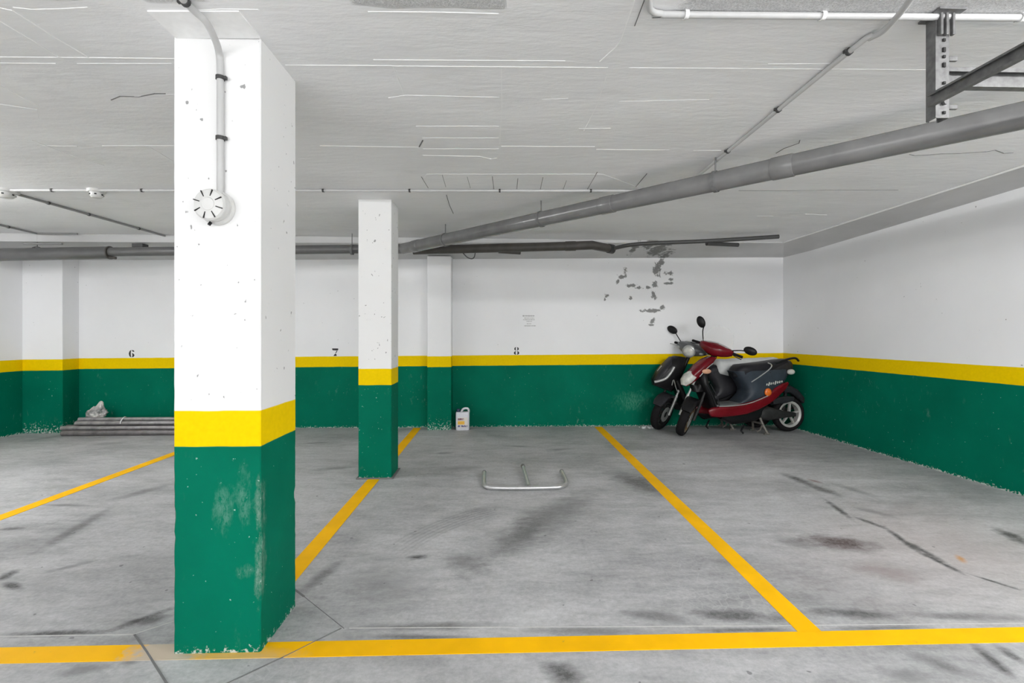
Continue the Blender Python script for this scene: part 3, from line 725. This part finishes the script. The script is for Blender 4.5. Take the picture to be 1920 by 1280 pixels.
pole(149, 425, 778, 6.165, .024, M_pole, 'topmost bright metal pole of the stack', zf=.184)
qa = aty(144, 786, 6.165)
# strap around the poles
m = MB(); xs = aty(226, 790, 6.1).x
m.tube([(xs, 6.095, .14), (xs, 6.11, .175), (xs, 6.165, .212), (xs, 6.22, .175), (xs, 6.235, .14)], .006, 8, 4)
tag(m.build('binding_strap', M_clipw, None, 40), 'pale strap tied around the upper poles of the stack', 'strap')
# clear plastic bag
m = MB(); bmesh.ops.create_icosphere(m.bm, subdivisions=4, radius=1)
from mathutils import noise as mn
bc = aty(181, 777, 6.25)
for v in m.bm.verts:
    n = v.co.copy(); k = 1 + .22 * mn.noise(n * 2.1) + .16 * mn.noise(n * 5.3) + .06 * mn.noise(n * 11)
    x, y, z = n.x * .115 * k, n.y * .07 * k, n.z
    hgt = (.075 if z < 0 else .085) * k
    zz = z * hgt
    if z > 0:
        tip = max(0, 1 - ((n.x - .45) ** 2 + n.y ** 2) * 3.2); zz += .085 * tip * tip
    v.co = Vector((x + .01, y, max(zz + .06, 0)))
bo = m.build('plastic_bag', M_bag, None, 25); bo.location = (bc.x, 6.24, .182)
tag(bo, 'crumpled clear plastic bag lying on top of the pole stack', 'bag')
# plaster crumbs by the black scooter's wheel
dp = atz(1216, 801, 0); rnd = random.Random(5); m = MB()
for k in range(46):
    s_ = rnd.uniform(.008, .035); a = rnd.gauss(0, .07); b = rnd.gauss(0, .035)
    m.box((dp.x + a, min(dp.y + b, YB - .03), s_ * .3), (s_, s_ * .8, s_ * .6), Matrix.Rotation(rnd.random() * 3, 3, 'Z'))
tag(m.build('plaster_crumbs', M_paper), 'white plaster crumbs on the floor beside the black scooter wheel', 'plaster', kind='stuff')

# ================================================================== SCOOTERS
class Frame:
    def __init__(s, rear, front):
        rear, front = Vector((*rear, 0)), Vector((*front, 0)); f = front - rear
        s.wb = f.length; s.rz = math.atan2(f.y, f.x)
        s.M = Matrix.Translation(rear) @ Matrix.Rotation(s.rz, 4, 'Z'); s.I = s.M.inverted(); s.rear = rear
        s.co = s.I @ CAM
    def L(s, px, py, yl):
        d = s.I.to_3x3() @ ray(px, py); k = (yl - s.co.y) / d.y; q = s.co + d * k
        return Vector((q.x, yl, q.z))
def loftpx(fr, rows, yl, yc, ww=1.0, p=.65, n=18, shift=(0, 0)):
    """rows in photo measurements of the visible side at lateral offset yl -> solid loft about lateral centre yc"""
    out = []
    for (ax, ay, bx, by, wd) in rows:
        a = fr.L(ax + shift[0], ay + shift[1], yl); b = fr.L(bx + shift[0], by + shift[1], yl)
        a.y = yc; b.y = yc; out.append((a, b, wd * ww, (0, 1, 0)))
    m = MB(); m.loft(out, n, p); return m
def wheel(name, c, Rw, wt, parent, rimmat, X=None, disc=False, spokes=5):
    X = X or Matrix.Identity(4); c = Vector(c)
    pr = []
    for k in range(14):
        a = 2 * math.pi * k / 14; pr.append((Rw - .034 + .034 * math.cos(a), wt * math.sin(a)))
    m = MB(); m.lathe(pr, c, (0, 1, 0), 36, True); m.xform(X); tyre = m.build(name, M_blackr, parent, 50)
    r1 = Rw - .058
    m = MB(); m.lathe([(r1, -.044), (r1 - .008, -.046), (r1 - .030, -.034), (r1 - .030, .034), (r1 - .008, .046), (r1, .044)], c, (0, 1, 0), 36, True); m.xform(X)
    rim = m.build('rim', rimmat, tyre, 40)
    m = MB()
    m.lathe([(0, -.045), (.032, -.045), (.036, -.03), (.036, .03), (.032, .045), (0, .045)], c, (0, 1, 0), 20); m.xform(X); m.build('hub', M_eng, tyre, 40)
    for k in range(spokes):
        a = 2 * math.pi * k / spokes + .4; d = Vector((math.cos(a), 0, math.sin(a))); q = Vector((-d.z, 0, d.x)); m = MB()
        m.prism([c + d * .03 + q * .014, c + d * (r1 - .02) + q * .010, c + d * (r1 - .02) - q * .010, c + d * .03 - q * .014], (0, .026, 0)); m.xform(Matrix.Translation((0, 0, 0))); m.bm.verts.ensure_lookup_table()
        bmesh.ops.translate(m.bm, verts=m.bm.verts, vec=(0, .006, 0)); m.xform(X); m.build('spoke', rimmat, tyre)
    if disc:
        m = MB(); m.lathe([(.04, .048), (.10, .048), (.10, .053), (.04, .053)], c, (0, 1, 0), 28, True); m.xform(X); m.build('brake_disc', M_sil, tyre, 30)
    return tyre
def ell(c, r, n=20):
    m = MB(); bmesh.ops.create_uvsphere(m.bm, u_segments=n, v_segments=n // 2, radius=1)
    m.xform(Matrix.Translation(c) @ Matrix.Diagonal((*r, 1))); return m

def scooter(fr, table, red, label, steer, headz):
    root = empty('scooter', fr.rear, fr.rz); tag(root, label, 'scooter', 'scooters parked in the corner')
    wb = fr.wb; Rw = .225
    ww = 1.0 if red else .78
    paint = M_red if red else M_black
    side = M_blue if red else M_charcoal
    T = table
    # rear wheel and drive
    wheel('rear_wheel', (0, 0, Rw), Rw, .05, root, M_rim if red else M_eng)
    m = MB(); m.loft([(Vector((.50, .0, .30)), Vector((.50, 0, .18)), .06, (0, 1, 0)), (Vector((.34, .03, .34)), Vector((.34, .03, .16)), .085, (0, 1, 0)), (Vector((.16, .085, .29)), Vector((.16, .085, .19)), .026, (0, 1, 0)), (Vector((-.03, .085, .255)), Vector((-.03, .085, .205)), .022, (0, 1, 0))], 18, .6)
    m.build('drive_case', M_eng, root, 40)
    m = MB(); m.loft([(Vector((.30, .08, .44)), Vector((.30, .08, .36)), .03, (0, 1, 0)), (Vector((.10, .09, .47)), Vector((.12, .09, .38)), .035, (0, 1, 0)), (Vector((.0, .09, .46)), Vector((.02, .09, .40)), .03, (0, 1, 0))], 14, .6)
    m.build('air_filter_box', M_charcoal, root, 40)
    MB().tube([(-.02, -.10, .24), (-.06, -.10, .50)], .022, 12).build('shock_absorber', M_eng, root, 40)
    MB().tube([(.35, -.08, .2), (.15, -.12, .22), (-.20, -.13, .28)], [.02] * 3 + [.02] * 6, 12, 4).build('exhaust', M_eng, root, 40)
    m = MB(); m.loft([(Vector((x, 0, a)), Vector((x, 0, b)), wv * ww, (0, 1, 0)) for x, a, b, wv in ((wb - .46, .30, .20, .08), (wb - .60, .30, .13, .11), (.75, .32, .13, .11), (.50, .36, .16, .10), (.36, .42, .26, .06))], 16, .6)
    m.build('under_frame', M_black, root, 40)
    # centre stand
    stand = MB()
    for s in (-1, 1):
        stand.tube([(.46, s * .07, .20), (.43, s * .10, .09), (.40, s * .13, .012)], .016, 10)
        stand.tube([(.37, s * .13, .010), (.45, s * .13, .010)], .012, 8)
    stand.tube([(.45, -.09, .13), (.45, .09, .13)], .013, 10); stand.tube([(.45, .10, .12), (.52, .14, .06), (.56, .15, .05)], .011, 8)
    stand.build('centre_stand', M_stand, root, 40)
    m = MB(); m.tube([(.72, .11, .13), (.78, .14, .06), (.76, .16, .035)], .011, 8); m.build('side_stand', M_black, root, 40)
    # body
    for s in (1, -1):
        o = loftpx(T['fr'], T['skirt'], .17, s * .135 * ww, ww).build('side_skirt', paint, root, 40)
        if s == 1 and red:
            pts = [T['fr'].L(x, y, .172) for x, y in ((1349, 762), (1375, 760.5), (1400, 757), (1420, 750.5), (1440, 741.5))]
            MB().tube(pts, .006, 8, 4).build('trim_line', M_sil, o, 40)
    loftpx(T['fr'], T['foot'], .14, 0, ww).build('footboard', M_floorb if red else M_black, root, 40)
    loftpx(T['fr'], T['body'], .15, 0, ww, .5).build('under_seat_body', side, root, 40)
    seat = loftpx(T['fr'], T['seat'], .13, 0, ww, .6).build('seat', M_seat, root, 40)
    loftpx(T['fr'], T['tail'], .13, 0, ww, .6).build('tail_cowl', M_charcoal, root, 40)
    loftpx(T['fr'], T['shield'], .14, 0, ww, .5).build('leg_shield', M_black, root, 40)
    fe = loftpx(T['fr'], T['rfend'], .04, 0, 1, .5).build('rear_fender', M_charcoal, root, 40)
    if red:
        pts = [T['fr'].L(x, y, .148) for x, y in ((1409, 716), (1424, 706), (1438, 696), (1446, 688), (1446, 683), (1440, 680))]
        MB().tube(pts, .007, 8, 5).build('piping', M_sil, seat, 40)
        c = T['fr'].L(1483, 697, .12); ell(c, (.055, .03, .035)).build('tail_lamp', M_lens, root, 60)
        c = T['fr'].L(1440, 735, .165); ell(c, (.048, .022, .05)).build('indicator', M_orange, root, 60)
        m = MB(); rnd = random.Random(3)
        a, b = T['fr'].L(1438, 720.5, .158), T['fr'].L(1466, 715, .152)
        for k in range(8):
            q = a + (b - a) * (k / 7); hh = .034 * rnd.uniform(.6, 1.0) if k not in (1, 4) else .046
            m.box(q, (.014, .004, hh), Matrix.Rotation(-.35, 3, 'Y'))
        m.build('lettering', M_lens, root)
        pts = [T['fr'].L(x, y, yy) for x, y, yy in ((1448, 683, .10), (1470, 675, .12), (1490, 671, .11), (1497, 676, .06))]
        MB().tube(pts, .014, 10, 4).build('grab_rail', M_black, root, 40)
    # front apron
    for nm, rows, mat, yl, wsc, p in T['front']:
        loftpx(T['fr'], rows, yl, 0, wsc, p).build(nm, mat, root, 40)
    for nm, px, py, yl, rad, mat in T['blobs']:
        ell(T['fr'].L(px, py, yl), rad).build(nm, mat, root, 60)
    for nm, pts, r, mat in T['lines']:
        MB().tube([T['fr'].L(*q) for q in pts], r, 8, 4).build(nm, mat, root, 40)
    # steering assembly turned about the raked steering axis
    ax0 = Vector((wb - .03, 0, Rw)); ax1 = Vector((wb - .43, 0, headz)); axis = (ax1 - ax0).normalized()
    X = Matrix.Translation(ax1) @ Matrix.Rotation(steer, 4, axis) @ Matrix.Translation(-ax1)
    fw = Vector((wb, 0, Rw))
    wheel('front_wheel', fw, Rw, .05, root, M_bronze if red else M_eng, X, True, 6)
    for s in (-1, 1):
        m = MB(); m.tube([fw + Vector((-.02, s * .085, .0)), fw + Vector((-.12, s * .085, .26))], .018, 12); m.tube([fw + Vector((-.105, s * .085, .22)), fw + Vector((-.21, s * .075, .48))], .014, 12); m.xform(X)
        m.build('fork', M_sil if s == (1 if not red else -1) else M_eng, root, 40)
    m = MB(); rows = []
    for k in range(9):
        a = R(38 + 112 * k / 8); d = Vector((math.cos(a), 0, math.sin(a)))
        rows.append((fw + d * (Rw + .045), fw + d * (Rw + .008), .075 if 0 < k < 8 else .055, (0, 1, 0)))
    m.loft(rows, 16, .6); m.xform(X); fd = m.build('front_fender', M_black if red else M_charcoal, root, 40)
    m = MB(); m.tube([ax0 + axis * .5, ax1 + axis * .02], .025, 12); m.xform(X); m.build('steering_stem', M_black, root, 40)
    hb = ax1 + Vector((0, 0, 0))
    cw = .17
    m = MB()
    for_rows = []
    for yy, hh, dx, fx in ((-.20, .030, .035, -.02), (-.16, .050, .055, .0), (-.09, .068, .085, .02), (0, .078, .105, .035), (.09, .068, .085, .02), (.16, .050, .055, .0), (.20, .030, .035, -.02)):
        for_rows.append((hb + Vector((fx + .02, yy, hh)), hb + Vector((fx - .0, yy, -hh)), dx, (1, 0, -.15)))
    m.loft(for_rows, 18, .75); m.xform(X); hc = m.build('handlebar_cover', paint if red else M_gunmetal, root, 50)
    if not red:
        m = MB(); m.loft([(hb + Vector((.02 + fx, yy, .078 + dz)), hb + Vector((-.05 + fx, yy, .072 + dz)), .012, (.2, 0, 1)) for yy, fx, dz in ((-.12, -.02, -.02), (-.05, .02, 0), (.05, .02, 0), (.12, -.02, -.02))], 12, .7); m.xform(X); m.build('instrument_cover', M_sil, hc, 50)
        m = MB(); m.lathe([(0, .030), (.04, .026), (.068, .01), (.075, -.02)], hb + Vector((.135, .02, -.02)), (1, .25, -.15), 24); m.xform(X); hl = m.build('headlight', M_lens, hc, 50)
        m = MB(); m.lathe([(.070, .012), (.082, .004), (.082, -.03), (.070, -.03)], hb + Vector((.135, .02, -.02)), (1, .25, -.15), 24, True); m.xform(X); m.build('headlight_ring', M_sil, hl, 50)
        for s in (1, -1):
            m = ell(hb + Vector((.05, s * .15, -.02)), (.035, .035, .022)); m.xform(X); m.build('indicator', M_sil, hc, 60)
    else:
        m = MB(); m.loft([(hb + Vector((.06, yy, .06)), hb + Vector((.06 - dx, yy, .05 + zz)), .003, (1, 0, .35)) for yy, zz, dx in ((-.17, .08, .03), (-.14, .17, .06), (-.06, .23, .08), (.06, .23, .08), (.14, .17, .06), (.17, .08, .03))], 8, .8); m.xform(X)
        m.build('windscreen', M_screen, hc, 50)
    for s, (my, mx, mz, rot) in ((1, T['mirL']), (-1, T['mirR'])):
        m = MB(); m.tube([hb + Vector((-.03, s * .17, .0)), hb + Vector((-.07, s * .31, -.015))], .017, 12); m.xform(X); gr_ = m.build('grip', M_blackr, hc, 40)
        m = MB(); m.tube([hb + Vector((.0, s * .19, -.005)), hb + Vector((.035, s * .25, -.015)), hb + Vector((.0, s * .31, -.03))], .006, 8, 4); m.xform(X); m.build('lever', M_sil if not red else M_charcoal, hc, 40)
        mc = hb + Vector((mx, s * my, mz))
        m = MB(); m.tube([hb + Vector((-.01, s * .17, .03)), hb + Vector((mx * .4, s * (.17 + (my - .17) * .45), .03 + (mz - .03) * .55)), mc - Vector((0, s * .05, .02))], .007, 8, 4); m.xform(X); ms = m.build('mirror_stem', M_black, hc, 40)
        m = ell((0, 0, 0), (.028, .078, .05)); m.xform(X @ Matrix.Translation(mc) @ Matrix.Rotation(s * rot, 4, 'X')); m.build('mirror', M_black, hc, 60)
    return root

FR = Frame((3.735, 6.06), (2.30, 5.82))
RED = dict(fr=FR,
    skirt=[(1331, 769, 1332, 777, .015), (1336, 765, 1337, 782, .030), (1350, 762, 1352, 783, .038), (1375, 760, 1377, 781, .040), (1400, 756, 1402, 777, .040), (1420, 750, 1424, 769, .038),
           (1440, 741, 1446, 757, .036), (1455, 727, 1462, 744, .034), (1468, 720, 1475, 731, .030), (1480, 716, 1482, 720, .015)],
    foot=[(1343, 757, 1343, 764, .14), (1365, 758, 1366, 765, .155), (1395, 755, 1397, 761, .15)],
    body=[(1388, 757, 1402, 757, .12), (1396, 750, 1422, 752, .14), (1405, 740, 1440, 744, .15), (1406, 730, 1456, 734, .155), (1399, 718, 1474, 722, .155), (1389, 706, 1484, 708, .15), (1384, 697, 1486, 692, .14)],
    seat=[(1383, 700, 1384, 708, .05), (1389, 690, 1390, 708, .10), (1396, 684, 1399, 710, .135), (1415, 682, 1419, 713, .14), (1440, 679, 1442, 709, .14), (1465, 675, 1466, 702, .12), (1482, 673, 1485, 692, .09)],
    tail=[(1440, 690, 1446, 714, .145), (1462, 680, 1468, 711, .13), (1480, 676, 1486, 705, .11), (1490, 676, 1494, 696, .08), (1495, 680, 1496, 690, .05)],
    shield=[(1338, 768, 1352, 760, .13), (1330, 745, 1340, 740, .15), (1318, 720, 1330, 716, .155), (1318, 702, 1331, 702, .12), (1327, 686, 1339, 687, .075), (1334, 672, 1345, 672, .045)],
    rfend=[(1466, 724, 1472, 737, .05), (1482, 722, 1481, 736, .06), (1496, 730, 1491, 742, .06), (1507, 743, 1501, 751, .055), (1516, 757, 1511, 759, .045)],
    front=[('front_apron', [(1285, 722, 1292, 725, .03), (1288, 711, 1303, 717, .075), (1296, 699, 1315, 706, .10), (1309, 685, 1327, 693, .115), (1322, 674, 1337, 681, .10), (1334, 668, 1346, 671, .07)], M_red, .06, 1.0, .7),
           ('headlight', [(1284.5, 722, 1291, 724.5, .035), (1285.5, 712, 1300, 718, .082), (1292, 702, 1310, 709, .095), (1299, 696, 1311, 702, .05)], M_lens, .075, 1.0, .7),
           ('horn_grille', [(1300, 722, 1312, 722, .05), (1303, 735, 1322, 733, .07), (1312, 715, 1328, 712, .09)], M_black, .06, 1.0, .7)],
    blobs=[('indicator', 1325, 696, .128, (.062, .016, .030), M_orangep)],
    lines=[('shield_trim', [(1344, 763, .16), (1337, 745, .165), (1325, 722, .165)], .006, M_charcoal), ('shield_trim', [(1349, 760, .16), (1344, 742, .165), (1332, 720, .165)], .006, M_charcoal),
           ('apron_trim', [(1312, 706, .118), (1325, 691, .122), (1337, 681, .115)], .006, M_sil)],
    mirL=(.37, -.02, .10, -.05), mirR=(.27, .0, .26, .9))
scooter(FR, RED, True, 'red scooter with black seat and turned front wheel on its centre stand', R(50), 1.07)
FB = Frame((3.46, 6.315), (2.14, 6.205))
def scoot_black():
    T = dict(RED); T['front'] = []; T['blobs'] = []; T['lines'] = []
    T['mirL'] = (.30, -.02, .12, .1); T['mirR'] = (.33, .0, .16, .2)
    k = FB.wb / FR.wb
    class F2:
        def L(s, px, py, yl):
            q = FR.L(px, py, yl); return Vector((q.x * k, q.y, q.z * .97))
    T['fr'] = F2()
    root = scooter(FB, T, False, 'black scooter with round headlight behind the red one, against the wall', R(42), 1.06)
    def add(nm, rows, mat, yl, p=.65):
        loftpx(FB, rows, yl, 0, 1, p).build(nm, mat, root, 40)
    add('front_cowl', [(1227, 722, 1262, 735, .07), (1226, 712, 1272, 722, .11), (1233, 700, 1278, 710, .13), (1245, 686, 1283, 694, .13), (1258, 672, 1286, 680, .11), (1268, 667, 1288, 670, .07)], M_black, .06)
    add('front_panel', [(1229, 711, 1250, 712, .10), (1237, 697, 1262, 700, .12), (1250, 682, 1271, 686, .115), (1263, 669, 1274, 673, .08)], M_charcoal, .09)
    for pts, r in ((([(1227, 716, .09), (1240, 713, .12), (1250, 708, .135), (1259, 697, .135), (1264, 688, .13)]), .017), (([(1233, 696, .0), (1241, 686, .0)]), .012), (([(1260, 722, .11), (1263, 712, .125), (1268, 728, .11), (1272, 738, .09)]), .007)):
        MB().tube([FB.L(*q) for q in pts], r, 10, 4).build('cowl_trim', M_sil, root, 40)
    return root
scoot_black()
# white sheet over the black scooter's seat
m = MB()
rows = []
for (ax, ay, bx, by, wd) in ((1345, 679, 1346, 700, .10), (1349, 674, 1350, 704, .14), (1366, 674, 1366, 707, .15), (1385, 673, 1384, 709, .145), (1410, 672, 1408, 706, .14), (1440, 671, 1440, 700, .13), (1462, 671, 1464, 688, .09)):
    a, b = FB.L(ax, ay, .10), FB.L(bx, by, .10); a.y = b.y = 0; rows.append((FB.M @ a, FB.M @ b, wd, FB.M.to_3x3() @ Vector((0, 1, 0))))
m.loft(rows, 20, .6)
bmesh.ops.subdivide_edges(m.bm, edges=m.bm.edges[:], cuts=2, use_grid_fill=True)
for v in m.bm.verts:
    v.co += Vector((0, 0, .012 * mn.noise(v.co * 9))) + Vector((.006 * mn.noise(v.co * 14 + Vector((5, 1, 2))), 0, 0))
tag(m.build('sheet', M_cloth, None, 60), 'white sheet draped over the seat of the black scooter', 'sheet')

# ================================================================== unseen ceiling tube lamps; the right bay one is added as fill light
for lx, ly, rot, glow, lab in LAMPS:
    t = NT('tube_glow'); t.out((.8, .8, .8), .5); t.b.inputs['Emission Color'].default_value = (1, 1, 1, 1); t.b.inputs['Emission Strength'].default_value = glow
    o = tag(empty('unseen_tube_lamp', (lx, ly, ZC), R(rot)), lab, 'lamp', 'ceiling tube lamps')
    m = MB(); m.box((0, 0, -.02), (1.55, .10, .04)); m.build('housing', M_det, o, None, .006)
    for q in (-.76, .76):
        m = MB(); m.box((q, 0, -.065), (.03, .05, .06)); m.build('tube_holder', M_det, o, None, .004)
    MB().tube([(-.745, 0, -.075), (.745, 0, -.075)], .019, 12).build('tube', t.mat, o, 40)
